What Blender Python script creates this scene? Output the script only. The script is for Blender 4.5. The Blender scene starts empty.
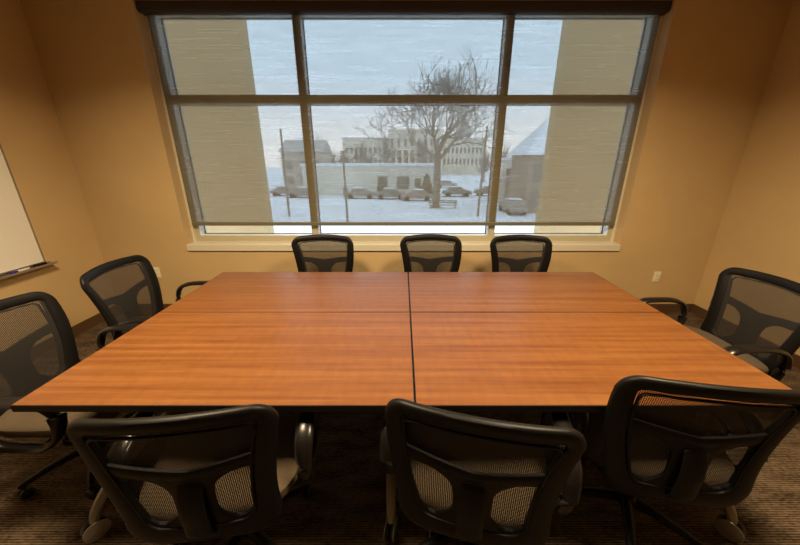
import bpy, bmesh, math, random
from mathutils import Vector, Matrix
S = bpy.context.scene
COL = S.collection
PI = math.pi
random.seed(7)

# ------------------------------------------------------------------ materials
def nt(m):
    m.use_nodes = True
    n = m.node_tree
    for x in list(n.nodes): n.nodes.remove(x)
    out = n.nodes.new('ShaderNodeOutputMaterial')
    return n, out

def principled(name, col, rough=.5, metal=0, spec=.5, coat=0, bump=0, bscale=200, var=0, vscale=5):
    m = bpy.data.materials.new(name)
    n, out = nt(m)
    b = n.nodes.new('ShaderNodeBsdfPrincipled')
    b.inputs['Base Color'].default_value = (*col, 1)
    b.inputs['Roughness'].default_value = rough
    b.inputs['Metallic'].default_value = metal
    b.inputs['Specular IOR Level'].default_value = spec
    b.inputs['Coat Weight'].default_value = coat
    tc = n.nodes.new('ShaderNodeTexCoord')
    if bump:
        t = n.nodes.new('ShaderNodeTexNoise'); t.inputs['Scale'].default_value = bscale
        n.links.new(tc.outputs['Object'], t.inputs['Vector'])
        bp = n.nodes.new('ShaderNodeBump'); bp.inputs['Strength'].default_value = bump; bp.inputs['Distance'].default_value = .002
        n.links.new(t.outputs['Fac'], bp.inputs['Height']); n.links.new(bp.outputs[0], b.inputs['Normal'])
    if var:
        t = n.nodes.new('ShaderNodeTexNoise'); t.inputs['Scale'].default_value = vscale; t.inputs['Detail'].default_value = 5
        n.links.new(tc.outputs['Object'], t.inputs['Vector'])
        r = n.nodes.new('ShaderNodeValToRGB')
        r.color_ramp.elements[0].position = .3; r.color_ramp.elements[1].position = .7
        r.color_ramp.elements[0].color = (*[c*(1-var) for c in col], 1)
        r.color_ramp.elements[1].color = (*[min(1, c*(1+var)) for c in col], 1)
        n.links.new(t.outputs['Fac'], r.inputs[0]); n.links.new(r.outputs[0], b.inputs['Base Color'])
    n.links.new(b.outputs[0], out.inputs[0])
    return m

def mathn(n, op, a, b=None):
    x = n.nodes.new('ShaderNodeMath'); x.operation = op
    for i, v in enumerate((a, b)):
        if v is None: continue
        if isinstance(v, (int, float)): x.inputs[i].default_value = v
        else: n.links.new(v, x.inputs[i])
    return x.outputs[0]

M = {}
M['wall'] = principled('wall_paint', (.64, .455, .22), .75, bump=.35, bscale=350, var=.05, vscale=2)
M['ceiling'] = principled('ceiling_tile', (.7, .68, .62), .9, bump=.3, bscale=120)
M['basebd'] = principled('baseboard_vinyl', (.10, .055, .025), .5)
M['sill'] = principled('sill_laminate', (.74, .68, .52), .35)
M['frame'] = principled('window_aluminium', (.50, .46, .32), .4)
M['reveal_lit'] = principled('frame_painted_daylight', (.93, .91, .86), .3)  # paler copy of the frame colour, daylight on its inner sides painted in
M['gasket'] = principled('gasket', (.02, .03, .05), .5)
M['cassette'] = principled('shade_cassette', (.03, .02, .018), .45)
M['hem'] = principled('hem_bar', (.17, .155, .10), .5)
M['black'] = principled('black_plastic', (.006, .0055, .005), .45, spec=.25, bump=.08, bscale=500)
M['blackgloss'] = principled('black_armrest', (.008, .007, .007), .28)
M['silver'] = principled('silver_paint', (.36, .34, .29), .35, metal=.35)
M['chrome'] = principled('chrome', (.6, .57, .5), .2, metal=1)
M['seat'] = principled('seat_fabric', (.080, .056, .030), .95, bump=.8, bscale=700, var=.25, vscale=260)
M['edge'] = principled('table_edge', (.012, .01, .009), .5)
M['dark'] = principled('table_steel', (.02, .018, .016), .5)
M['plate'] = principled('outlet_plate', (.90, .82, .60), .4)
M['slot'] = principled('outlet_slot', (.05, .04, .03), .5)
M['board'] = principled('whiteboard', (.93, .90, .80), .22)
M['alu'] = principled('tray_aluminium', (.42, .38, .34), .35, metal=.8)
M['purple'] = principled('marker_purple', (.05, .02, .35), .4)
M['white'] = principled('marker_white', (.8, .78, .72), .4)
M['snow'] = principled('snow', (.86, .88, .92), .9, bump=.4, bscale=2, var=.06, vscale=.3)
M['concrete'] = principled('column_stucco', (.50, .355, .19), .9, var=.04, vscale=4)
M['bark'] = principled('bark', (.27, .23, .19), .9)  # most outdoor colours below are lightened, winter haze put into the paint
M['pole'] = principled('pole_wood', (.23, .2, .17), .8)
M['lamp'] = principled('lamp_metal', (.12, .13, .11), .6)
M['stone'] = principled('pale_stone', (.72, .65, .54), .9, var=.06, vscale=.4)
M['stucco'] = principled('pale_stucco', (.76, .72, .64), .9, var=.05, vscale=.4)
M['roofgrey'] = principled('roof_grey', (.50, .47, .44), .9)
M['brick'] = principled('brown_brick', (.38, .30, .24), .9, var=.12, vscale=2)
M['brown'] = principled('brown_siding', (.5, .44, .38), .9, var=.1, vscale=1)
M['glassdark'] = principled('dark_window', (.25, .235, .21), .3)
M['hedge'] = principled('evergreen', (.19, .195, .145), .9, var=.4, vscale=8)
M['twig'] = principled('far_trees', (.40, .37, .34), .95, var=.25, vscale=2)  # haze painted into the pale twig colour
for i, c in enumerate([(.30, .27, .24), (.36, .28, .25), (.42, .41, .41), (.25, .24, .23)]):  # car paints lightened likewise to stand in for haze
    M['car%d' % i] = principled('car_paint_%d' % i, c, .4)
M['tyre'] = principled('tyre', (.02, .02, .02), .9)

def wood_mat():
    m = bpy.data.materials.new('cherry_laminate')
    n, out = nt(m)
    b = n.nodes.new('ShaderNodeBsdfPrincipled')
    geo = n.nodes.new('ShaderNodeNewGeometry')
    mp = n.nodes.new('ShaderNodeMapping'); mp.inputs['Scale'].default_value = (.5, 19, 1)
    n.links.new(geo.outputs['Position'], mp.inputs[0])
    warp = n.nodes.new('ShaderNodeTexNoise'); warp.inputs['Scale'].default_value = 1.2
    n.links.new(geo.outputs['Position'], warp.inputs['Vector'])
    t = n.nodes.new('ShaderNodeTexNoise'); t.inputs['Scale'].default_value = 1.6; t.inputs['Detail'].default_value = 4; t.inputs['Distortion'].default_value = .35
    n.links.new(mp.outputs[0], t.inputs['Vector'])
    r = n.nodes.new('ShaderNodeValToRGB'); e = r.color_ramp.elements
    e[0].position = .30; e[0].color = (.138, .046, .0125, 1)
    e[1].position = .72; e[1].color = (.225, .093, .0275, 1)
    k = e.new(.5); k.color = (.18, .0685, .0195, 1)
    n.links.new(t.outputs['Fac'], r.inputs[0])
    # fine grain
    mp2 = n.nodes.new('ShaderNodeMapping'); mp2.inputs['Scale'].default_value = (5, 160, 1)
    n.links.new(geo.outputs['Position'], mp2.inputs[0])
    t2 = n.nodes.new('ShaderNodeTexNoise'); t2.inputs['Scale'].default_value = 1.0; t2.inputs['Detail'].default_value = 2
    n.links.new(mp2.outputs[0], t2.inputs['Vector'])
    # cross figure (flame), diagonal ripple
    mp3 = n.nodes.new('ShaderNodeMapping'); mp3.inputs['Scale'].default_value = (22, 7, 1); mp3.inputs['Rotation'].default_value = (0, 0, .55)
    n.links.new(geo.outputs['Position'], mp3.inputs[0])
    t3 = n.nodes.new('ShaderNodeTexNoise'); t3.inputs['Scale'].default_value = 1.3; t3.inputs['Detail'].default_value = 3
    n.links.new(mp3.outputs[0], t3.inputs['Vector'])
    s1 = mathn(n, 'MULTIPLY', t2.outputs['Fac'], .5)
    s2 = mathn(n, 'MULTIPLY', t3.outputs['Fac'], .36)
    s = mathn(n, 'ADD', mathn(n, 'ADD', s1, s2), .57)
    mx = n.nodes.new('ShaderNodeVectorMath'); mx.operation = 'SCALE'
    n.links.new(r.outputs[0], mx.inputs[0]); n.links.new(s, mx.inputs['Scale'])
    n.links.new(mx.outputs[0], b.inputs['Base Color'])
    b.inputs['Roughness'].default_value = .30
    b.inputs['Specular IOR Level'].default_value = .45
    n.links.new(b.outputs[0], out.inputs[0])
    return m
M['wood'] = wood_mat()

def carpet_mat():
    m = bpy.data.materials.new('carpet_tile')
    n, out = nt(m)
    b = n.nodes.new('ShaderNodeBsdfPrincipled')
    geo = n.nodes.new('ShaderNodeNewGeometry')
    sp = n.nodes.new('ShaderNodeSeparateXYZ'); n.links.new(geo.outputs['Position'], sp.inputs[0])
    # ribs running along X, broken into short dashes
    nz = n.nodes.new('ShaderNodeTexNoise'); nz.inputs['Scale'].default_value = 1
    mp = n.nodes.new('ShaderNodeMapping'); mp.inputs['Scale'].default_value = (38, 91, 1)
    n.links.new(geo.outputs['Position'], mp.inputs[0]); n.links.new(mp.outputs[0], nz.inputs['Vector']); nz.inputs['Detail'].default_value = 2
    rib = mathn(n, 'SINE', mathn(n, 'MULTIPLY', sp.outputs[1], 2*PI/.011))
    pz = n.nodes.new('ShaderNodeTexNoise'); pz.inputs['Scale'].default_value = 1; pz.inputs['Detail'].default_value = 1
    mp2 = n.nodes.new('ShaderNodeMapping'); mp2.inputs['Scale'].default_value = (5, 16, 1)
    n.links.new(geo.outputs['Position'], mp2.inputs[0]); n.links.new(mp2.outputs[0], pz.inputs['Vector'])
    v = mathn(n, 'ADD', mathn(n, 'MULTIPLY', rib, .16), mathn(n, 'MULTIPLY', nz.outputs['Fac'], .75))
    v = mathn(n, 'ADD', v, mathn(n, 'MULTIPLY', pz.outputs['Fac'], .55))
    r = n.nodes.new('ShaderNodeValToRGB'); e = r.color_ramp.elements
    e[0].position = .42; e[0].color = (.025, .017, .010, 1)
    e[1].position = .92; e[1].color = (.185, .13, .08, 1)
    n.links.new(v, r.inputs[0]); n.links.new(r.outputs[0], b.inputs['Base Color'])
    bp = n.nodes.new('ShaderNodeBump'); bp.inputs['Strength'].default_value = .7; bp.inputs['Distance'].default_value = .004
    n.links.new(v, bp.inputs['Height']); n.links.new(bp.outputs[0], b.inputs['Normal'])
    b.inputs['Roughness'].default_value = 1; b.inputs['Specular IOR Level'].default_value = .1
    n.links.new(b.outputs[0], out.inputs[0])
    return m
M['carpet'] = carpet_mat()

def mesh_fabric():
    m = bpy.data.materials.new('woven_mesh')
    n, out = nt(m)
    tc = n.nodes.new('ShaderNodeTexCoord')
    sp = n.nodes.new('ShaderNodeSeparateXYZ'); n.links.new(tc.outputs['Object'], sp.inputs[0])
    per = .0125
    a = mathn(n, 'SINE', mathn(n, 'MULTIPLY', mathn(n, 'ADD', sp.outputs[0], sp.outputs[2]), 2*PI/per))
    c = mathn(n, 'SINE', mathn(n, 'MULTIPLY', mathn(n, 'SUBTRACT', sp.outputs[0], sp.outputs[2]), 2*PI/per))
    hole = mathn(n, 'LESS_THAN', mathn(n, 'MULTIPLY', a, c), MESH_T)
    tr = n.nodes.new('ShaderNodeBsdfTransparent')
    d = n.nodes.new('ShaderNodeBsdfPrincipled'); d.inputs['Base Color'].default_value = (.022, .019, .017, 1); d.inputs['Roughness'].default_value = .6
    mx = n.nodes.new('ShaderNodeMixShader')
    n.links.new(hole, mx.inputs[0]); n.links.new(d.outputs[0], mx.inputs[1]); n.links.new(tr.outputs[0], mx.inputs[2])
    n.links.new(mx.outputs[0], out.inputs[0])
    return m
MESH_T = -.3
M['mesh'] = mesh_fabric()

def glass_mat():
    m = bpy.data.materials.new('window_glass')
    n, out = nt(m)
    tr = n.nodes.new('ShaderNodeBsdfTransparent'); tr.inputs[0].default_value = (.94, .97, .98, 1)
    g = n.nodes.new('ShaderNodeBsdfGlossy'); g.inputs['Roughness'].default_value = .02
    f = n.nodes.new('ShaderNodeFresnel'); f.inputs[0].default_value = 1.45
    mx = n.nodes.new('ShaderNodeMixShader')
    n.links.new(f.outputs[0], mx.inputs[0]); n.links.new(tr.outputs[0], mx.inputs[1]); n.links.new(g.outputs[0], mx.inputs[2])
    n.links.new(mx.outputs[0], out.inputs[0])
    return m
M['glass'] = glass_mat()

def shade_mat():
    m = bpy.data.materials.new('solar_shade_fabric')
    n, out = nt(m)
    geo = n.nodes.new('ShaderNodeNewGeometry')
    mp = n.nodes.new('ShaderNodeMapping'); mp.inputs['Scale'].default_value = (3, 1, 60)
    n.links.new(geo.outputs['Position'], mp.inputs[0])
    t = n.nodes.new('ShaderNodeTexNoise'); t.inputs['Scale'].default_value = 1; t.inputs['Detail'].default_value = 3
    n.links.new(mp.outputs[0], t.inputs['Vector'])
    r = n.nodes.new('ShaderNodeMapRange'); r.inputs[1].default_value = .3; r.inputs[2].default_value = .7
    r.inputs[3].default_value = .275; r.inputs[4].default_value = .345
    sp = n.nodes.new('ShaderNodeSeparateXYZ'); n.links.new(geo.outputs['Position'], sp.inputs[0])
    ln = mathn(n, 'MULTIPLY', mathn(n, 'SINE', mathn(n, 'MULTIPLY', sp.outputs[2], 2*PI/.024)), .09)
    n.links.new(mathn(n, 'ADD', t.outputs['Fac'], ln), r.inputs[0])
    tr = n.nodes.new('ShaderNodeBsdfTransparent')
    d = n.nodes.new('ShaderNodeBsdfDiffuse'); d.inputs[0].default_value = (.13, .105, .05, 1)
    tl = n.nodes.new('ShaderNodeBsdfTranslucent'); tl.inputs[0].default_value = (.09, .08, .06, 1)
    ad = n.nodes.new('ShaderNodeAddShader')
    n.links.new(d.outputs[0], ad.inputs[0]); n.links.new(tl.outputs[0], ad.inputs[1])
    mx = n.nodes.new('ShaderNodeMixShader')
    n.links.new(r.outputs[0], mx.inputs[0]); n.links.new(ad.outputs[0], mx.inputs[1]); n.links.new(tr.outputs[0], mx.inputs[2])
    n.links.new(mx.outputs[0], out.inputs[0])
    return m
M['shade'] = shade_mat()

# ------------------------------------------------------------------ helpers
def tag(o, label=None, cat=None, group=None, kind=None):
    if label: o['label'] = label
    if cat: o['category'] = cat
    if group: o['group'] = group
    if kind: o['kind'] = kind
    return o

def empty(name, loc=(0, 0, 0), rz=0):
    o = bpy.data.objects.new(name, None); COL.objects.link(o)
    o.location = loc; o.rotation_euler = (0, 0, rz); o.empty_display_size = .1
    return o

def obj(name, bm, mat, parent=None, smooth=True, bevel=0, loc=None, segs=2):
    bmesh.ops.recalc_face_normals(bm, faces=bm.faces)
    me = bpy.data.meshes.new(name); bm.to_mesh(me); bm.free()
    for m in (mat if isinstance(mat, (list, tuple)) else [mat]): me.materials.append(m)
    o = bpy.data.objects.new(name, me); COL.objects.link(o)
    if smooth:
        for p in me.polygons: p.use_smooth = True
        try: me.set_sharp_from_angle(angle=math.radians(38))
        except Exception: pass
    if bevel:
        b = o.modifiers.new('bevel', 'BEVEL'); b.width = bevel; b.segments = segs; b.limit_method = 'ANGLE'
    if loc: o.location = loc
    if parent: o.parent = parent
    return o

def box(bm, x0, x1, y0, y1, z0, z1, mi=0):
    v = [bm.verts.new(p) for p in ((x0,y0,z0),(x1,y0,z0),(x1,y1,z0),(x0,y1,z0),(x0,y0,z1),(x1,y0,z1),(x1,y1,z1),(x0,y1,z1))]
    for f in ((0,3,2,1),(4,5,6,7),(0,1,5,4),(1,2,6,5),(2,3,7,6),(3,0,4,7)):
        bm.faces.new([v[i] for i in f]).material_index = mi

def tube(bm, pts, rad, n=10, flat=1.0, up=Vector((0,0,1)), closed=False):
    """sweep an ellipse (side half-axis rad, other half-axis rad*flat) along pts"""
    pts = [Vector(p) for p in pts]
    N = len(pts)
    if not isinstance(rad, (list, tuple)): rad = [rad]*N
    if not isinstance(flat, (list, tuple)): flat = [flat]*N
    rings = []
    for i, p in enumerate(pts):
        if closed: d = pts[(i+1) % N]-pts[i-1]
        else: d = pts[min(i+1, N-1)]-pts[max(i-1, 0)]
        d.normalize()
        s = d.cross(up)
        if s.length < 1e-4: s = d.cross(Vector((0, 1, 0)))
        s.normalize(); u = s.cross(d).normalized()
        rings.append([bm.verts.new(p+s*math.cos(2*PI*k/n)*rad[i]+u*math.sin(2*PI*k/n)*rad[i]*flat[i]) for k in range(n)])
    for i in range(N if closed else N-1):
        a, b = rings[i], rings[(i+1) % N]
        for k in range(n):
            bm.faces.new((a[k], a[(k+1) % n], b[(k+1) % n], b[k]))
    if not closed:
        bm.faces.new(list(reversed(rings[0]))); bm.faces.new(rings[-1])

def lathe(bm, prof, c=(0, 0, 0), n=20, axis='z'):
    c = Vector(c); rings = []
    for r, h in prof:
        ring = []
        for k in range(n):
            a = 2*PI*k/n; x, y = r*math.cos(a), r*math.sin(a)
            v = {'z': (x, y, h), 'x': (h, x, y), 'y': (x, h, y)}[axis]
            ring.append(bm.verts.new(c+Vector(v)))
        rings.append(ring)
    for a, b in zip(rings, rings[1:]):
        for k in range(n): bm.faces.new((a[k], a[(k+1) % n], b[(k+1) % n], b[k]))
    bm.faces.new(list(reversed(rings[0]))); bm.faces.new(rings[-1])

def spline(P, seg=8, closed=False):
    P = [Vector(p) for p in P]; out = []; N = len(P)
    rng = range(N if closed else N-1)
    for i in rng:
        if closed: p0, p1, p2, p3 = P[i-1], P[i], P[(i+1) % N], P[(i+2) % N]
        else: p0, p1, p2, p3 = P[max(i-1, 0)], P[i], P[i+1], P[min(i+2, N-1)]
        for k in range(seg):
            t = k/seg
            out.append(.5*((2*p1)+(-p0+p2)*t+(2*p0-5*p1+4*p2-p3)*t*t+(-p0+3*p1-3*p2+p3)*t**3))
    if not closed: out.append(P[-1])
    return out

def copy_tree(o, parent=None):
    c = o.copy(); COL.objects.link(c)
    c.parent = parent
    for ch in [x for x in o.children]: copy_tree(ch, c)
    return c

# ------------------------------------------------------------------ room shell
XL, XR, YW, YF, ZC = -3.17, 3.25, 3.26, -3.4, 2.93
OX0, OX1, OZ0, OZ1 = -2.245, 2.275, .71, 2.875      # window opening
def structure(name, bm, mat, **k):
    return tag(obj(name, bm, mat, smooth=False, **k), kind='structure')
bm = bmesh.new(); box(bm, XL-.15, XR+.15, YF-.15, YW+.36, -.1, 0); structure('floor', bm, M['carpet'])
bm = bmesh.new(); box(bm, XL-.15, XR+.15, YF-.15, YW+.36, ZC, ZC+.1); structure('ceiling', bm, M['ceiling'])
bm = bmesh.new(); box(bm, XL-.15, XL, YF, YW, 0, ZC); structure('wall_left', bm, M['wall'])
bm = bmesh.new(); box(bm, XR, XR+.15, YF, YW, 0, ZC); structure('wall_right', bm, M['wall'])
bm = bmesh.new(); box(bm, XL-.15, XR+.15, YF-.15, YF, 0, ZC); structure('wall_front', bm, M['wall'])
bm = bmesh.new()
box(bm, XL-.15, OX0, YW, YW+.36, 0, ZC); box(bm, OX1, XR+.15, YW, YW+.36, 0, ZC)
box(bm, OX0, OX1, YW, YW+.36, 0, OZ0); box(bm, OX0, OX1, YW, YW+.36, OZ1, ZC)
structure('wall_back', bm, M['wall'])
bm = bmesh.new(); box(bm, XL, XL+.012, YF, YW-.012, 0, .10); structure('baseboard_left', bm, M['basebd'])
bm = bmesh.new(); box(bm, XR-.012, XR, YF, YW-.012, 0, .10); structure('baseboard_right', bm, M['basebd'])
bm = bmesh.new(); box(bm, XL, XR, YW-.012, YW, 0, .10); structure('baseboard_back', bm, M['basebd'])

# ------------------------------------------------------------------ window
YFR, YGL = 3.40, 3.51
IX0, IX1, IZ0, IZ1 = -2.18, 2.215, .84, 2.82          # inner edge of the frame
MX = [(-.97, -.90), (.925, .995)]; TZ = (2.118, 2.19)
bm = bmesh.new()
Y2 = YGL+.03
box(bm, OX0, IX0, YFR, Y2, .78, OZ1); box(bm, IX1, OX1, YFR, Y2, .78, OZ1)
box(bm, IX0, IX1, YFR, Y2, .78, IZ0); box(bm, IX0, IX1, YFR, Y2, IZ1, OZ1)
for a, b in MX: box(bm, a, b, YFR+.001, Y2, IZ0, IZ1)
xs = [IX0, MX[0][0], MX[0][1], MX[1][0], MX[1][1], IX1]
for i in (0, 2, 4): box(bm, xs[i], xs[i+1], YFR+.002, Y2, *TZ)
win = structure('window_1', bm, M['frame'], bevel=.002)
for i in (0, 2, 4):
    for z0, z1 in ((IZ0, TZ[0]), (TZ[1], IZ1)):
        bm = bmesh.new(); box(bm, xs[i]+.004, xs[i+1]-.004, YGL, YGL+.006, z0+.004, z1-.004)
        obj('window_pane', bm, M['glass'], win, smooth=False)
        bm = bmesh.new(); g = .006
        x0, x1 = xs[i]+.002, xs[i+1]-.002
        box(bm, x0, x0+g, YGL-.012, YGL-.002, z0, z1); box(bm, x1-g, x1, YGL-.012, YGL-.002, z0, z1)
        box(bm, x0+g, x1-g, YGL-.012, YGL-.002, z0, z0+g); box(bm, x0+g, x1-g, YGL-.012, YGL-.002, z1-g, z1)
        obj('window_gasket', bm, M['gasket'], win, smooth=False)
        bm = bmesh.new(); ya, yb, g = YFR+.012, YGL-.013, .0018
        x0, x1 = xs[i]+.0002, xs[i+1]-.0002
        box(bm, x0, x0+g, ya, yb, z0+.0002, z1-.0002); box(bm, x1-g, x1, ya, yb, z0+.0002, z1-.0002)
        box(bm, x0+g, x1-g, ya, yb, z0+.0002, z0+g); box(bm, x0+g, x1-g, ya, yb, z1-g, z1-.0002)
        obj('window_reveal_lit', bm, M['reveal_lit'], win, smooth=False)  # thin added liner carrying the painted daylight on the frame sides
bm = bmesh.new(); box(bm, OX0+.001, OX1-.001, YW-.018, YFR+.02, .712, .78)
obj('window_sill', bm, M['sill'], win, smooth=False, bevel=.004)
# slim side stop beads between the jamb and the frame
bm = bmesh.new(); box(bm, OX0+.001, OX0+.022, YFR-.025, YFR, .781, 2.79); box(bm, OX1-.022, OX1-.001, YFR-.025, YFR, .781, 2.79)
obj('window_stop', bm, M['sill'], win, smooth=False)

sh = tag(empty('roller_shade', (0, 3.34, .96)), 'translucent brown roller shade lowered almost to the sill in front of the window', 'window shade')
def local(bm, o):
    for v in bm.verts: v.co -= Vector(o.location)
bm = bmesh.new()
prof = [(3.29, 2.872), (3.29, 2.815), (3.296, 2.802), (3.308, 2.796), (3.375, 2.796), (3.385, 2.802), (3.385, 2.872)]
rg = []
for x in (OX0+.004, OX1-.004): rg.append([bm.verts.new((x, y, z)) for y, z in prof])
bm.faces.new(rg[0]); bm.faces.new(list(reversed(rg[1])))
for k in range(len(prof)): bm.faces.new((rg[0][k], rg[0][(k+1) % len(prof)], rg[1][(k+1) % len(prof)], rg[1][k]))
local(bm, sh); obj('shade_cassette', bm, M['cassette'], sh, bevel=.01, segs=3)
bm = bmesh.new()
vs = [[bm.verts.new((x, 3.36, z)) for x in (OX0+.035, OX1-.035)] for z in (.99, 2.80)]
bm.faces.new((vs[0][0], vs[0][1], vs[1][1], vs[1][0])); local(bm, sh)
obj('shade_fabric', bm, M['shade'], sh, smooth=False)
bm = bmesh.new(); box(bm, OX0+.035, OX1-.035, 3.352, 3.368, .957, .995); local(bm, sh)
obj('hem_bar', bm, M['hem'], sh, smooth=False, bevel=.006)

# ------------------------------------------------------------------ outlets
def outlet(x, z, label):
    r = tag(empty('wall_outlet', (x, YW, z)), label, 'outlet')
    bm = bmesh.new(); box(bm, -.036, .036, -.006, 0, -.058, .058); obj('cover_plate', bm, M['plate'], r, smooth=False, bevel=.003)
    for s in (-1, 1):
        bm = bmesh.new(); lathe(bm, [(.017, -.009), (.017, -.005)], (0, 0, s*.02), 16, 'y'); f = obj('socket', bm, M['plate'], r)
        bm = bmesh.new(); box(bm, -.008, -.006, -.0096, -.009, s*.02-.003, s*.02+.006); box(bm, .006, .008, -.0096, -.009, s*.02-.003, s*.02+.006)
        obj('socket_slot', bm, M['slot'], f, smooth=False)
outlet(-2.635, .47, 'beige wall outlet left of the window sill, behind the far left chair')
outlet(2.75, .42, 'beige wall outlet right of the window sill, low on the wall above the table corner')

# ------------------------------------------------------------------ whiteboard
wb = tag(empty('whiteboard', (XL, 1.5, .77)), 'large whiteboard on the left wall with an aluminium pen tray', 'whiteboard')
bm = bmesh.new(); box(bm, .002, .016, -1.19, 1.20, .0, 1.2); obj('writing_surface', bm, M['board'], wb, smooth=False)
bm = bmesh.new(); box(bm, .002, .02, 1.20, 1.212, -.012, 1.212); box(bm, .002, .02, -1.202, -1.19, -.012, 1.212)
box(bm, .002, .02, -1.19, 1.20, 1.2, 1.212); box(bm, .002, .02, -1.19, 1.20, -.012, 0)
obj('board_frame', bm, M['alu'], wb, smooth=False)
bm = bmesh.new(); box(bm, .002, .075, -1.15, 1.255, -.032, -.024); box(bm, .070, .078, -1.15, 1.255, -.032, -.014); box(bm, .002, .01, -1.15, 1.255, -.024, -.013)
obj('pen_tray', bm, M['alu'], wb, smooth=False, bevel=.002)
mk = tag(empty('marker', (XL+.043, 2.50, .755)), 'white dry-erase marker with purple cap lying in the whiteboard tray', 'marker')
bm = bmesh.new(); lathe(bm, [(.008, -.035), (.0085, -.03), (.0085, .05), (.006, .055)], axis='y', n=12); obj('marker_barrel', bm, M['white'], mk)
bm = bmesh.new(); lathe(bm, [(.007, -.08), (.0092, -.075), (.0092, -.034), (.0085, -.032)], axis='y', n=12); obj('marker_cap', bm, M['purple'], mk)
er = tag(empty('whiteboard_eraser', (XL+.04, 2.645, .747)), 'dark eraser at the end of the whiteboard tray', 'eraser')
bm = bmesh.new(); box(bm, -.018, .018, -.04, .04, .0, .009); obj('felt_pad', bm, M['dark'], er, smooth=False)
bm = bmesh.new(); box(bm, -.018, .018, -.04, .04, .009, .022); obj('eraser_grip', bm, M['black'], er, smooth=False, bevel=.004)

# ------------------------------------------------------------------ tables
TX0, TXM, TX1 = -1.475, .05, 1.575
TY0, TYM, TY1 = .97, 1.758, 2.50
def caster(parent, loc, mat_hood, r=.03, name='caster', w=.022, rz=0):
    bm = bmesh.new()
    for s in (-1, 1):
        lathe(bm, [(r*.8, s*.006), (r, s*.009), (r, s*w), (r*.75, s*(w+.003))], (0, 0, -.0), 18, 'x')
    tube(bm, [(0, 0, r*.2), (0, .0, r+.022)], .007, 8)
    c = obj(name, bm, M['dark'] if mat_hood is None else M['tyre'], parent, loc=loc)
    c.rotation_euler = (0, 0, rz)
    if mat_hood:
        bm = bmesh.new()
        bm.free()
        for s in (-1, 1):
            bm = bmesh.new(); lathe(bm, [(r*1.16, s*(w+.0035)), (r*1.12, s*(w+.007)), (r*.3, s*(w+.010))], (0, 0, .008), 24, 'x')
            obj('caster_cap', bm, mat_hood, c)
    return c
def table_leg(parent, x, hy):
    bm = bmesh.new(); zc = -.735
    tube(bm, [(x, .02, -.05), (x, .02, -.58)], .024, 14)
    box(bm, x-.02, x+.02, -hy+.10, hy-.10, -.052, -.032)
    l = obj('table_leg', bm, M['silver'], parent)
    bm = bmesh.new()
    pts = spline([(x, -hy+.015, -.655), (x, -hy+.045, -.61), (x, -hy+.14, -.565), (x, -.08, -.535), (x, .08, -.535), (x, hy-.14, -.565), (x, hy-.08, -.61), (x, hy-.055, -.655)], 6)
    n = len(pts); rad = [.017+.009*math.sin(PI*i/(n-1)) for i in range(n)]
    tube(bm, pts, rad, 12, 1.0, up=Vector((1, 0, 0)))
    obj('leg_foot', bm, M['silver'], l)
    for s, e in ((-1, .012), (1, .055)): caster(l, (x, s*(hy-e), -.740+.042), M['silver'], r=.042, w=.015, rz=math.radians(-35 if parent.location.x+x < -1 else 33 if parent.location.x+x > 1 else -12))
def table(x0, x1, y0, y1, label, turn=False, g2=.0022):
    cx, cy = (x0+x1)/2, (y0+y1)/2; hx, hy = (x1-x0)/2, (y1-y0)/2
    t = tag(empty('training_table', (cx, cy, .74)), label, 'table', 'cherry tables pushed together')
    g = .0022
    if turn: t.rotation_euler = (0, 0, PI)
    bm = bmesh.new(); box(bm, -hx+g+.003, hx-g-.003, -hy+g+.003, hy-g2-(.003 if g2 > .001 else .0005), -.026, 0); obj('tabletop', bm, M['wood'], t, smooth=False)
    bm = bmesh.new(); a, b, w = hx-g, hy-g, .003; c = hy-g2; wc = w if g2 > .001 else .0005
    box(bm, -a, a, -b, -b+w, -.03, -.0012); box(bm, -a, a, c-wc, c, -.03, -.0012)
    box(bm, -a, -a+w, -b+w, c-wc, -.03, -.0012); box(bm, a-w, a, -b+w, c-wc, -.03, -.0012)
    box(bm, -a+w, a-w, -b+w, c-wc, -.0305, -.0262)
    obj('edge_band', bm, M['edge'], t, smooth=False)
    for x in (-hx+.10, hx-.10): table_leg(t, x, hy)
    bm = bmesh.new(); box(bm, -hx+.12, hx-.12, .0, .03, -.075, -.032); obj('cross_rail', bm, M['dark'], t, smooth=False)
    return t
table(TX0, TXM, TY0, TYM, 'near left cherry laminate table, its front edge behind the left front chair', False, .0011)
table(TXM, TX1, TY0, TYM, 'near right cherry laminate table, its front edge behind the right front chair')
table(TX0, TXM, TYM, TY1, 'far left cherry laminate table, the window-side half left of the long seam', True, .0011)
table(TXM, TX1, TYM, TY1, 'far right cherry laminate table, the window-side half right of the long seam', True)

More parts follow.
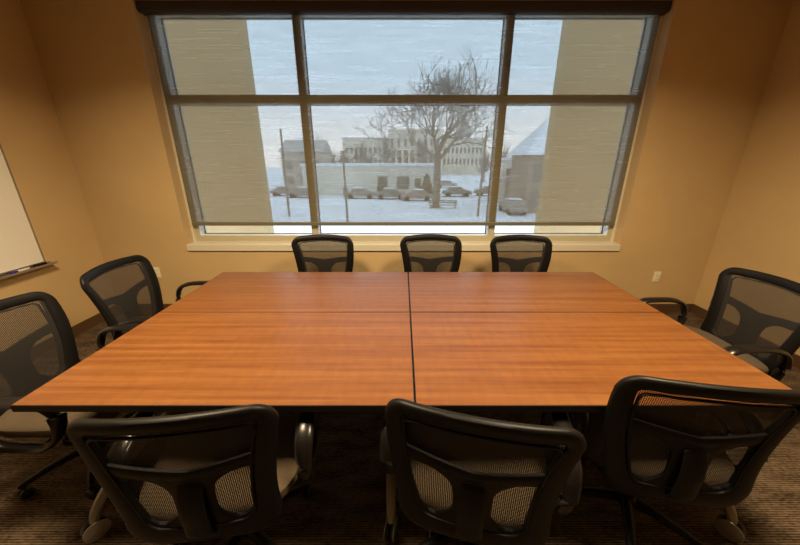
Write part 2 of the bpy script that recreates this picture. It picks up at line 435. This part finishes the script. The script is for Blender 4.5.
# ------------------------------------------------------------------ chairs
ZT, ZB, WT, WB = .95, .395, .290, .238
def bsurf(x, z, h=0):
    """point on the curved back; h = offset towards the sitter"""
    t = (z-ZB)/(ZT-ZB)
    y = -.225 - .05*t - .02*math.sin(PI*min(max(t,0),1))*0 + .62*x*x*(.55+.45*t)
    y += .018*math.sin(PI*min(max(t, 0), 1.0))*(1 if t < 1 else 0)
    return Vector((x, y+h, z))
def surf_sweep(bm, path, hw, th, h0=0, closed=False, n=12, p=.6):
    path = [Vector((a, b)) for a, b in path]; N = len(path)
    if not isinstance(hw, (list, tuple)): hw = [hw]*N
    rings = []
    for i, q in enumerate(path):
        d = (path[(i+1) % N]-path[i-1]) if closed else (path[min(i+1, N-1)]-path[max(i-1, 0)])
        d.normalize(); nn = Vector((d.y, -d.x))
        r = []
        for k in range(n):
            a = 2*PI*(k+.5)/n; c, s = math.cos(a), math.sin(a)
            c = math.copysign(abs(c)**p, c); s = math.copysign(abs(s)**p, s)
            w = q+nn*hw[i]*c
            r.append(bm.verts.new(bsurf(w.x, w.y, h0+th*s)))
        rings.append(r)
    for i in range(N if closed else N-1):
        a, b = rings[i], rings[(i+1) % N]
        for k in range(n): bm.faces.new((a[k], a[(k+1) % n], b[(k+1) % n], b[k]))
    if not closed: bm.faces.new(list(reversed(rings[0]))); bm.faces.new(rings[-1])
def outline(inset=0):
    zt, zb, wt, wb = ZT-inset, ZB+inset, WT-inset, WB-inset
    r = .062-inset*.5; rb = .085-inset*.5
    pts = []
    def arc(cx, cz, rr, a0, a1, m=8):
        for k in range(m+1):
            a = math.radians(a0+(a1-a0)*k/m); pts.append((cx+rr*math.cos(a), cz+rr*math.sin(a)))
    arc(wt-r, zt-r-.012, r, 0, 82)
    for k in range(1, 12):
        t = k/12; x = (wt-r)*(1-2*t); pts.append((x, zt-.012+.012*(1-(2*t-1)**2)))
    arc(-wt+r, zt-r-.012, r, 98, 180)
    for k in range(1, 8):
        t = k/8; pts.append((-wt+(wt-wb)*t*t, (zt-r-.012)*(1-t)+(zb+rb)*t))
    arc(-wb+rb, zb+rb, rb, 182, 270)
    for k in range(1, 10):
        t = k/10; pts.append(((-wb+rb)*(1-2*t), zb))
    arc(wb-rb, zb+rb, rb, 270, 358)
    for k in range(1, 8):
        t = k/8; pts.append((wb+(wt-wb)*t*t, (zb+rb)*(1-t)+(zt-r-.012)*t))
    return pts
def make_chair():
    root = empty('task_chair')
    # backrest frame: outer ring, inner lip, cross bar, spine
    bm = bmesh.new()
    o = outline(.029)
    hw = [.0265+(.009 if abs(x) > .15 and z < .86 else 0)+(.018 if z < .49 else 0) for x, z in o]
    for _ in range(4): hw = [(hw[i-1]+hw[i]*2+hw[(i+1) % len(hw)])/4 for i in range(len(hw))]
    surf_sweep(bm, o, hw, .017, 0, True, 14, .75)
    o2 = outline(.064); surf_sweep(bm, o2, .004, .006, -.012, True, 8)
    N = 24; pth = []; hws = []
    for i in range(N+1):
        x = -.24+.48*i/N; a = abs(x)/.24
        pth.append((x, .722-.034*(1-a)**1.2)); hws.append(.022+.004*a)
    surf_sweep(bm, pth, hws, .010, -.004, False, 10)
    pth = []; hws = []
    for i in range(19):
        z = .695-.25*i/18; t = i/18
        w = .062+.085*math.exp(-(t/.13)**1.3)+.10*max(0, (t-.66)/.34)**1.8
        pth.append((0, z)); hws.append(w)
    surf_sweep(bm, pth, hws, .010, -.004, False, 12, .5)
    bf = obj('back_frame', bm, M['black'], root)
    # woven mesh
    bm = bmesh.new(); G = 26; grid = []
    for j in range(G+1):
        z = (ZB+.03)+(ZT-.028-ZB-.03)*j/G; row = []
        t = (z-ZB)/(ZT-ZB); w = WB+(WT-WB)*(1-(1-t)**2)-.022
        if z > ZT-.075: w -= (z-(ZT-.075))**2*9
        if z < ZB+.09: w -= (ZB+.09-z)**2*9
        for i in range(G+1): row.append(bm.verts.new(bsurf(-w+2*w*i/G, z, .0105)))
        grid.append(row)
    for j in range(G):
        for i in range(G): bm.faces.new((grid[j][i], grid[j][i+1], grid[j+1][i+1], grid[j+1][i]))
    obj('back_mesh', bm, M['mesh'], root)
    # rear support bar
    bm = bmesh.new()
    pts = spline([(0, -.05, .385), (0, -.16, .39), (0, -.245, .43), (0, -.258, .50), (0, -.260, .57), (0, -.248, .635), (0, -.236, .665)], 6)
    tube(bm, pts, [(.044-.004*i/len(pts))*(1 if i < len(pts)-5 else .97-.16*(i-len(pts)+5)) for i in range(len(pts))], 14, .26, up=Vector((0, 1, .01)))
    obj('back_support', bm, M['black'], root)
    # seat cushion
    bm = bmesh.new(); n = 40; levels = [(.90, .425), (.985, .437), (1.0, .455), (.985, .474), (.93, .487), (.80, .493), (.5, .490), (.2, .487)]
    rings = []
    for sc, z in levels:
        r = []
        for k in range(n):
            a = 2*PI*k/n; c, s = math.cos(a), math.sin(a)
            x = .290*math.copysign(abs(c)**.6, c)*sc; y = .042+.245*math.copysign(abs(s)**.6, s)*sc
            r.append(bm.verts.new((x, y, z-.02-.03*max(0, (y-.12)/.15)**2+.012*(x/.25)**2*sc)))
        rings.append(r)
    for a, b in zip(rings, rings[1:]):
        for k in range(n): bm.faces.new((a[k], a[(k+1) % n], b[(k+1) % n], b[k]))
    bm.faces.new(list(reversed(rings[0]))); bm.faces.new(rings[-1])
    st = obj('seat', bm, M['seat'], root)
    bm = bmesh.new(); rings = []
    for sc, z in [(.55, .380), (.8, .385), (.93, .396), (.955, .414)]:
        r = []
        for k in range(n):
            a = 2*PI*k/n; c, s = math.cos(a), math.sin(a)
            y = .042+.24*math.copysign(abs(s)**.6, s)*sc; x = .27*math.copysign(abs(c)**.55, c)*sc
            r.append(bm.verts.new((x, y, z-.03*max(0, (y-.12)/.15)**2)))
        rings.append(r)
    for a, b in zip(rings, rings[1:]):
        for k in range(n): bm.faces.new((a[k], a[(k+1) % n], b[(k+1) % n], b[k]))
    bm.faces.new(list(reversed(rings[0]))); bm.faces.new(rings[-1])
    obj('seat_shell', bm, M['black'], root)
    # loop armrests
    for s in (-1, 1):
        X = .320*s
        P = [(X, .20, .652), (X, .10, .657), (X, .00, .652), (X, -.078, .620), (X*.995, -.110, .550), (X*.985, -.102, .47), (X*.97, -.055, .410),
             (X*.94, .04, .388), (X*.94, .13, .394), (X*.96, .21, .46), (X*.99, .252, .55), (X, .25, .62)]
        bm = bmesh.new(); pts = spline(P, 5, True)
        rad = []; fl = []
        for p in pts:
            k = min(1, max(0, (p.z-.45)/.18)); rad.append(.026+.009*k); fl.append(.52 - .08*k)
        tube(bm, pts, rad, 12, fl, up=Vector((1, 0, .001)).cross(Vector((0,1,0))), closed=True)
        a = obj('armrest', bm, M['blackgloss'], root)
        bm = bmesh.new(); tube(bm, [(X*.93, .13, .392), (X*.8, .12, .388), (X*.4, .08, .388)], .018, 10, .55, up=Vector((0, 1, 0)).cross(Vector((1, 0, 0))))
        obj('arm_bracket', bm, M['dark'], a)
    # mechanism + gas column
    bm = bmesh.new(); box(bm, -.07, .07, -.09, .13, .345, .395); obj('tilt_mechanism', bm, M['dark'], root, smooth=False, bevel=.01)
    bm = bmesh.new(); lathe(bm, [(.026, .10), (.026, .22), (.016, .225), (.016, .35)], n=16)
    lathe(bm, [(.030, .065), (.042, .08), (.042, .115), (.03, .125)], n=18)
    obj('gas_column', bm, M['black'], root)
    bm = bmesh.new(); tube(bm, [(.06, .06, .37), (.18, .07, .372), (.27, .07, .366)], .006, 8)
    obj('tilt_lever', bm, M['black'], root)
    for k in range(5):
        a = 2*PI*k/5+PI/2+.3
        d = Vector((math.cos(a), math.sin(a), 0))
        bm = bmesh.new(); pts = [d*r+Vector((0, 0, z)) for r, z in ((.03, .098), (.1, .1), (.2, .092), (.28, .078), (.305, .068))]
        tube(bm, pts, [.026, .024, .02, .017, .012], 10, .8)
        l = obj('base_leg', bm, M['black'], root)
        bm = bmesh.new(); r = .027
        for s in (-1, 1): lathe(bm, [(r*.8, s*.004), (r, s*.007), (r, s*.021), (r*.7, s*.025)], (0, 0, 0), 16, 'x')
        tube(bm, [(0, 0, .0), (0, 0, .042)], .008, 8)
        c = obj('caster', bm, M['dark'], l, loc=d*.29+Vector((0, 0, r)))
        c.rotation_euler = (0, 0, a+.6*k)
    return root
CH = [
 (-.745, 2.71, 180, 'black mesh task chair against the window wall, leftmost of the three on that side', 'chairs on the window side'),
 (.27, 2.72, 180, 'black mesh task chair against the window wall, middle of the three on that side', 'chairs on the window side'),
 (1.11, 2.70, 180, 'black mesh task chair against the window wall, rightmost of the three on that side', 'chairs on the window side'),
 (-.695, .965, 7, 'black mesh task chair at the near table edge, left one of three', 'chairs on the near side'),
 (.28, .955, -14, 'black mesh task chair at the near table edge, middle one before the seam', 'chairs on the near side'),
 (1.065, 1.09, -9, 'black mesh task chair at the near table edge, right one of three', 'chairs on the near side'),
 (-1.73, 1.40, -89, 'black mesh task chair at the table left end, nearer one below the whiteboard', 'chairs at the table ends'),
 (-1.725, 2.135, -87, 'black mesh task chair at the table left end, farther one beside the wall outlet', 'chairs at the table ends'),
 (1.975, 1.81, 92, 'black mesh task chair alone at the right end of the table', 'chairs at the table ends'),
]
proto = None
for x, y, a, lab, grp in CH:
    if proto is None: c = proto = make_chair()
    else: c = copy_tree(proto)
    c.location = (x, y, 0); c.rotation_euler = (0, 0, math.radians(a)); tag(c, lab, 'chair', grp)
    if abs(a) < 120 and abs(a) > 60:   # the chairs at the table ends lean back a little
        t = math.radians(5.5); pv = Vector((0, -.22, .42)); rot = Matrix.Rotation(t, 3, 'X')
        for ch in c.children:
            if ch.name.split('.')[0] in ('back_frame', 'back_mesh', 'back_support'):
                ch.rotation_euler = (t, 0, 0); ch.location = pv-rot@pv
    if x == .28:      # this chair's star base is turned between the table feet
        for ch in c.children:
            if ch.name.startswith('base_leg'): ch.rotation_euler = (0, 0, math.radians(36))

# ------------------------------------------------------------------ outdoors (street level GZ below)
GZ = -3.6
bm = bmesh.new(); n = 40
vs = [[bm.verts.new((-160+320*i/n, 3.9+260*(j/n)**1.5, GZ)) for i in range(n+1)] for j in range(n+1)]
for j in range(n):
    for i in range(n): bm.faces.new((vs[j][i], vs[j][i+1], vs[j+1][i+1], vs[j+1][i]))
structure('ground', bm, M['snow'])
# outer columns beside the glass, with snowy bases
for k, (x0, x1) in enumerate(((-5.6, -2.52), (2.60, 5.7))):
    bm = bmesh.new(); box(bm, x0, x1, 6.0, 6.25, GZ, 6.6); structure('wall_pier_%s' % ('left', 'right')[k], bm, M['concrete'])

# bare tree
def branch(bm, p, d, L, r, depth, rng):
    n = 5 if depth < 2 else 3
    pts = [p.copy()]; q = p.copy(); dd = d.copy()
    for i in range(n):
        dd = (dd+Vector((rng.uniform(-1, 1), rng.uniform(-1, 1), rng.uniform(-.5, .8)))*(.10+.03*depth)).normalized()
        q = q+dd*L/n; pts.append(q.copy())
    rr = [max(.022, r*(1-.5*i/n)) for i in range(n+1)]
    tube(bm, pts, rr, 7 if depth < 2 else (4 if depth < 4 else 3))
    if depth >= 6: return
    r = max(r, .03)
    k = 3 if depth < 5 else 2
    for i in range(k):
        j = n if i == 0 else rng.randint(max(1, n-2), n)
        sp = rng.uniform(.30, .85)
        az = rng.uniform(0, 2*PI)
        side = dd.cross(Vector((math.cos(az), math.sin(az), .2))).normalized()
        nd = (dd*math.cos(sp)+side*math.sin(sp)+Vector((0, 0, .08))).normalized()
        branch(bm, pts[j], nd, L*rng.uniform(.70, .88), rr[j]*rng.uniform(.62, .80), depth+1, rng)
def bare_tree(name, x, y, h, label, seed, r=.42, group=None):
    t = tag(empty(name, (x, y, GZ)), label, 'tree', group)
    rng = random.Random(seed)
    bm = bmesh.new(); tube(bm, [(0, 0, -.05), (0, 0, h*.06), (.05, 0, h*.25), (0, 0, h*.44)], [r*1.35, r, r*.85, r*.8], 10)
    obj('trunk', bm, M['bark'], t)
    bm = bmesh.new()
    for i, (az, tilt) in enumerate(((.15, .78), (3.3, .82), (1.7, .6), (4.7, .6), (2.9, .32), (5.9, .36), (.9, .5))):
        d = Vector((math.cos(az)*math.sin(tilt), math.sin(az)*math.sin(tilt), math.cos(tilt)))
        branch(bm, Vector((0, 0, h*(.38+.01*i))), d, h*.215, r*.42, 1, rng)
    obj('branches', bm, M['bark'], t)
    return t
bare_tree('bare_tree', 3.95, 38, 13.2, 'large bare spreading tree standing in the snow outside the middle pane', 5, .5)

# poles
def pole(x, y, h, lean, label, r=.11):
    t = tag(empty('utility_pole', (x, y, GZ)), label, 'pole')
    bm = bmesh.new(); tube(bm, [(0, 0, -.05), (lean, 0, h)], [r, r*.75], 10); obj('pole_shaft', bm, M['pole'], t)
    return t
pole(-11.1, 31.7, 7.9, .1, 'tall dark utility pole in the snow outside the left pane')
p2 = pole(-4.75, 28, 5.9, -.1, 'dark lamp pole with a hanging bell lamp, outside the middle pane', .10)
bm = bmesh.new(); tube(bm, spline([(-.1, 0, 5.7), (.3, 0, 6.05), (.8, 0, 6.05), (.98, 0, 5.9)], 5), .035, 6); obj('lamp_arm', bm, M['lamp'], p2)
bm = bmesh.new(); lathe(bm, [(.04, .55), (.08, .3), (.20, .05), (.24, -.1), (.10, -.12)], (.98, 0, 5.4), 14); obj('bell_lamp', bm, M['lamp'], p2)
bm = bmesh.new(); box(bm, -.22, .18, -.16, -.12, 2.25, 3.0); obj('pole_sign', bm, M['pole'], p2, smooth=False)
pole(7.45, 31.7, 8.1, .25, 'tall thin utility pole in the snow right of the bare tree')

def building(name, x0, x1, y0, y1, h, wall, roof, label, windows=(), roof_h=0, over=.3, pane=None, hip=False):
    cx, cy = (x0+x1)/2, (y0+y1)/2; hx, hy = (x1-x0)/2, (y1-y0)/2
    t = tag(empty(name, (cx, cy, GZ)), label, 'building')
    bm = bmesh.new(); box(bm, -hx, hx, -hy, hy, -.05, h); obj('facade', bm, M[wall], t, smooth=False)
    bm = bmesh.new()
    if roof_h:
        a, b = hx+over, hy+over
        base = [bm.verts.new(p) for p in ((-a, -b, h), (a, -b, h), (a, b, h), (-a, b, h))]
        if hip: top = [bm.verts.new((-.35*hx, 0, h+roof_h)), bm.verts.new((.35*hx, 0, h+roof_h))]
        else: top = [bm.verts.new((-a, 0, h+roof_h)), bm.verts.new((a, 0, h+roof_h))]
        bm.faces.new(base); bm.faces.new((base[0], base[1], top[1], top[0])); bm.faces.new((base[2], base[3], top[0], top[1]))
        bm.faces.new((base[1], base[2], top[1])); bm.faces.new((base[3], base[0], top[0]))
    else: box(bm, -hx-over, hx+over, -hy-over, hy+over, h, h+.35)
    obj('roof', bm, M[roof], t, smooth=False)
    for (u, z, w, hh) in windows:
        bm = bmesh.new(); box(bm, u-w/2, u+w/2, -hy-.06, -hy+.02, z, z+hh); obj('window', bm, M['glassdark'], t, smooth=False)
    return t
def row(u0, u1, n, z, w, h): return [(u0+(u1-u0)*i/(n-1), z, w, h) for i in range(n)]
# low white building across the street
building('low_building', -15.5, 5.6, 52, 60, 4.35, 'stucco', 'snow', 'low white flat-roofed building across the street, behind the parked cars',
         [(1.9, .9, 1.5, 1.9), (5.1, .9, 1.9, 1.9), (7.4, 1.1, .9, 1.4)], over=.15)
# long columned civic building
cb = building('civic_building', -22, 31, 128, 150, 12.8, 'stone', 'snow', 'long pale three-storey civic building with columns, farthest beyond the tree',
         row(-25, -11, 9, 3.6, .8, 2.2)+row(-25, -11, 9, 7.6, .8, 2.0)+row(11.5, 25, 10, 3.6, .7, 2.2)+row(11.5, 25, 10, 7.6, .7, 2.0)+row(-7.5, 8.5, 7, 2.4, 1.5, 3.8), over=.3)
bm = bmesh.new(); box(bm, -9.5, 10.5, -13.5, -11.1, 8.6, 15.6); obj('portico_entablature', bm, M['stone'], cb, smooth=False)
for i in range(9):
    bm = bmesh.new(); lathe(bm, [(.62, 0), (.5, .5), (.45, 7.8), (.62, 8.6)], (-9+2.37*i, -13, 0), 10); obj('column', bm, M['stone'], cb)
for i in range(8):
    bm = bmesh.new(); box(bm, -8+2.37*i-.35, -8+2.37*i+.35, -13.56, -13.4, 10.0, 12.4); obj('window', bm, M['glassdark'], cb, smooth=False)
bm = bmesh.new(); lathe(bm, [(3.2, 12.4), (3.2, 15), (3.0, 16.8), (2.2, 18.4), (.9, 19.3), (.3, 20.6)], (19.5, -2, 0), 16); obj('dome', bm, M['roofgrey'], cb)
# left houses
building('brown_house', -22, -14.6, 62, 70, 6.6, 'brown', 'roofgrey', 'brown house with a grey pitched roof outside the left pane',
         row(-2.4, 2.6, 3, 3.6, 1.0, 1.4)+row(-2.4, 2.6, 3, 1.0, 1.1, 1.3), 2.2)
building('grey_house', -27, -21.5, 84, 92, 8.0, 'stucco', 'snow', 'pale two-storey house farther back outside the left pane', row(-1.5, 1.8, 2, 4.4, .9, 1.4)+row(-1.5, 1.8, 2, 1.2, .9, 1.4), 2.6)
# right houses
building('gabled_house', 12.6, 20, 33.5, 39, 5.7, 'brick', 'snow', 'tall brown house with a steep snowy roof outside the right pane', [(-2.7, 3.2, .8, 1.5), (-2.7, .7, .8, 1.5), (-.9, 3.2, .8, 1.5)], 3.6, .55, hip=True)
building('white_house', 13.4, 18.2, 45, 50, 5.2, 'stucco', 'snow', 'small white house with one window, left of the gabled house', [(-.9, 3.2, 1.8, 1.0)], over=.15)
building('brick_shop', 12.5, 17.5, 40.2, 44.2, 2.9, 'brown', 'roofgrey', 'low brown building in front of the small white house', [(-1.1, .9, .9, 1.1), (.9, .9, .9, 1.1)], over=.1)

# evergreens
def evergreen(x, y, h, r, label, seed):
    rng = random.Random(seed)
    t = tag(empty('evergreen_shrub', (x, y, GZ)), label, 'shrub')
    bm = bmesh.new()
    prof = []
    m = 14
    for i in range(m+1):
        s = i/m; prof.append((max(.02, r*(1-s)**.7*(.85+.3*(i % 2))*(1 if i else .6)), h*(.06+.94*s)))
    lathe(bm, prof, n=14)
    for v in bm.verts: v.co += Vector((rng.uniform(-1, 1), rng.uniform(-1, 1), rng.uniform(-1, 1)))*r*.12
    obj('foliage', bm, M['hedge'], t)
    bm = bmesh.new(); tube(bm, [(0, 0, -.05), (0, 0, h*.12)], .09, 8); obj('stem', bm, M['bark'], t)
evergreen(-3.1, 50, 2.9, .75, 'pointed evergreen shrub left of the low building windows', 1)
evergreen(3.7, 49.6, 3.4, 1.15, 'broad evergreen shrub just left of the bare tree trunk', 2)

# hazy far tree line
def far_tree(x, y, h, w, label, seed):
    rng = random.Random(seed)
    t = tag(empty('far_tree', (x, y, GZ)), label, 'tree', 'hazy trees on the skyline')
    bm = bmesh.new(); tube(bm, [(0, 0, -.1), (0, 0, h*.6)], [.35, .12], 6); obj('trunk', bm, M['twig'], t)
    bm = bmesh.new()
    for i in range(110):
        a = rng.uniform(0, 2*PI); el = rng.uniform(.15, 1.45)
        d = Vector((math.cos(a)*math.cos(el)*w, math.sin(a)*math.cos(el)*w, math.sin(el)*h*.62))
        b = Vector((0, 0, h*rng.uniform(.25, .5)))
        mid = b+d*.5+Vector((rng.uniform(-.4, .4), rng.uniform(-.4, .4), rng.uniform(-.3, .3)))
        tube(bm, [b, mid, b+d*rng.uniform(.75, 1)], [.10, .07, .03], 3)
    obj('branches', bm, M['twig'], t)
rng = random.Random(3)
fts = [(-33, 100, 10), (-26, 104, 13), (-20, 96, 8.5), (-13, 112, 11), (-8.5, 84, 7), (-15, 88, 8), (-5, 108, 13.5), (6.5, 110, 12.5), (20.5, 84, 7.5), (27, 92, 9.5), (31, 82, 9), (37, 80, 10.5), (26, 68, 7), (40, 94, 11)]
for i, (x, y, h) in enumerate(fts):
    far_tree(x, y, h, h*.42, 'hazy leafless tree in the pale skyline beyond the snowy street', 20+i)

# cars
def make_car(k):
    t = empty('parked_car')
    prof = [(-2.15, .35), (-2.2, .62), (-2.05, .86), (-1.45, .92), (-1.0, 1.36), (.55, 1.42), (1.15, .98), (2.0, .86), (2.2, .6), (2.15, .33)]
    bm = bmesh.new(); rg = [[bm.verts.new((x, y, z)) for x, z in prof] for y in (-.85, .85)]
    bm.faces.new(rg[0]); bm.faces.new(list(reversed(rg[1])))
    for i in range(len(prof)): bm.faces.new((rg[0][i], rg[0][(i+1) % len(prof)], rg[1][(i+1) % len(prof)], rg[1][i]))
    obj('car_body', bm, M['car%d' % k], t, bevel=.08)
    for x0, x1, xt0, xt1 in ((-1.25, -.15, -.92, -.15), (-.05, .95, -.05, .55)):
        bm = bmesh.new(); f = []
        for y in (-.865, -.84): f.append([bm.verts.new(p) for p in ((x0, y, .96), (x1, y, .96), (xt1, y, 1.30), (xt0, y, 1.30))])
        bm.faces.new(f[0]); bm.faces.new(f[1])
        for i in range(4): bm.faces.new((f[0][i], f[0][(i+1) % 4], f[1][(i+1) % 4], f[1][i]))
        obj('car_window', bm, M['glassdark'], t, smooth=False)
    for x in (-1.35, 1.35):
        for y in (-.8, .8):
            bm = bmesh.new(); lathe(bm, [(.32, -.1), (.32, .1)], (x, y, .32), 14, 'y'); obj('wheel', bm, M['tyre'], t)
    bm = bmesh.new(); box(bm, -.95, .5, -.7, .7, 1.40, 1.50); obj('snow_cap', bm, M['snow'], t, bevel=.04)
    return t
protos = {}
cars = [(-6.0, 47.3, 0, 0, 'dark parked car left of the pointed evergreen shrub'), (-1.6, 46.6, 3, 0, 'dark parked car in front of the low building windows'),
        (2.0, 44.6, 1, 180, 'reddish brown parked car just left of the bare tree trunk'), (8.3, 50.0, 3, 0, 'dark parked car just right of the bare tree trunk'),
        (13.4, 51.2, 0, 180, 'dark parked car near the thin pole right of the tree'), (-18.0, 51.0, 1, 0, 'brown parked car in front of the brown house'),
        (-14.6, 48.5, 0, 180, 'dark parked car beside the tall pole outside the left pane'), (8.8, 66, 2, 0, 'grey snowy car farther back behind the dark parked cars'),
        (11.5, 33.8, 0, 90, 'dark car by the tall brown house outside the right pane')]
for x, y, k, a, lab in cars:
    if k not in protos: c = protos[k] = make_car(k)
    else: c = copy_tree(protos[k])
    c.location = (x, y, GZ); c.rotation_euler = (0, 0, math.radians(a)); tag(c, lab, 'car', 'parked cars on the snowy street')
# bench by the tree
b = tag(empty('park_bench', (4.6, 36.6, GZ)), 'low dark bench in the snow at the foot of the bare tree', 'bench')
bm = bmesh.new()
for k in range(3): box(bm, -1.6, 1.6, -.25+.17*k, -.11+.17*k, .42, .47)
obj('bench_seat', bm, M['bark'], b, smooth=False)
bm = bmesh.new()
for k in range(2): box(bm, -1.6, 1.6, .27, .31, .60+.2*k, .74+.2*k)
obj('bench_back', bm, M['bark'], b, smooth=False)
for x in (-1.4, 1.4):
    bm = bmesh.new(); box(bm, x-.04, x+.04, -.22, -.16, -.03, .42); box(bm, x-.04, x+.04, .22, .30, -.03, .95); obj('bench_leg', bm, M['bark'], b, smooth=False)

# ------------------------------------------------------------------ light
def area(name, x, y, sx, sy, e, col, spread=150, z=ZC-.02):
    l = bpy.data.lights.new(name, 'AREA'); l.shape = 'RECTANGLE'; l.size = sx; l.size_y = sy; l.energy = e; l.color = col; l.spread = math.radians(spread)
    o = bpy.data.objects.new(name, l); COL.objects.link(o); o.location = (x, y, z); return o
WARM = (1, .76, .47)
area('ceiling_lamp', -1.15, 1.25, .6, .6, 86, WARM, 150)
area('ceiling_lamp', 1.15, 1.25, .6, .6, 82, WARM, 150)

w = bpy.data.worlds.new('overcast'); S.world = w; w.use_nodes = True
n = w.node_tree
for x in list(n.nodes): n.nodes.remove(x)
o = n.nodes.new('ShaderNodeOutputWorld'); bg = n.nodes.new('ShaderNodeBackground')
tc = n.nodes.new('ShaderNodeTexCoord'); sp = n.nodes.new('ShaderNodeSeparateXYZ'); n.links.new(tc.outputs['Generated'], sp.inputs[0])
r = n.nodes.new('ShaderNodeValToRGB'); r.color_ramp.elements[0].position = 0; r.color_ramp.elements[0].color = (.95, .96, .97, 1)
r.color_ramp.elements[1].position = .22; r.color_ramp.elements[1].color = (.68, .85, 1, 1)
n.links.new(sp.outputs[2], r.inputs[0]); n.links.new(r.outputs[0], bg.inputs[0]); bg.inputs[1].default_value = 2.5
n.links.new(bg.outputs[0], o.inputs[0])

# ------------------------------------------------------------------ camera
cam = bpy.data.cameras.new('camera'); co = bpy.data.objects.new('camera', cam); COL.objects.link(co)
cam.sensor_width = 36; cam.lens = 36*321/800; cam.clip_start = .05; cam.clip_end = 600
cam.shift_x = -2/800
co.location = (0, 0, 1.61); co.rotation_euler = (math.radians(90-19.3), 0, 0)
S.camera = co
S.view_settings.view_transform = 'Standard'; S.view_settings.look = 'None'
S.view_settings.exposure = 0; S.view_settings.gamma = 1; S.view_settings.use_curve_mapping = False
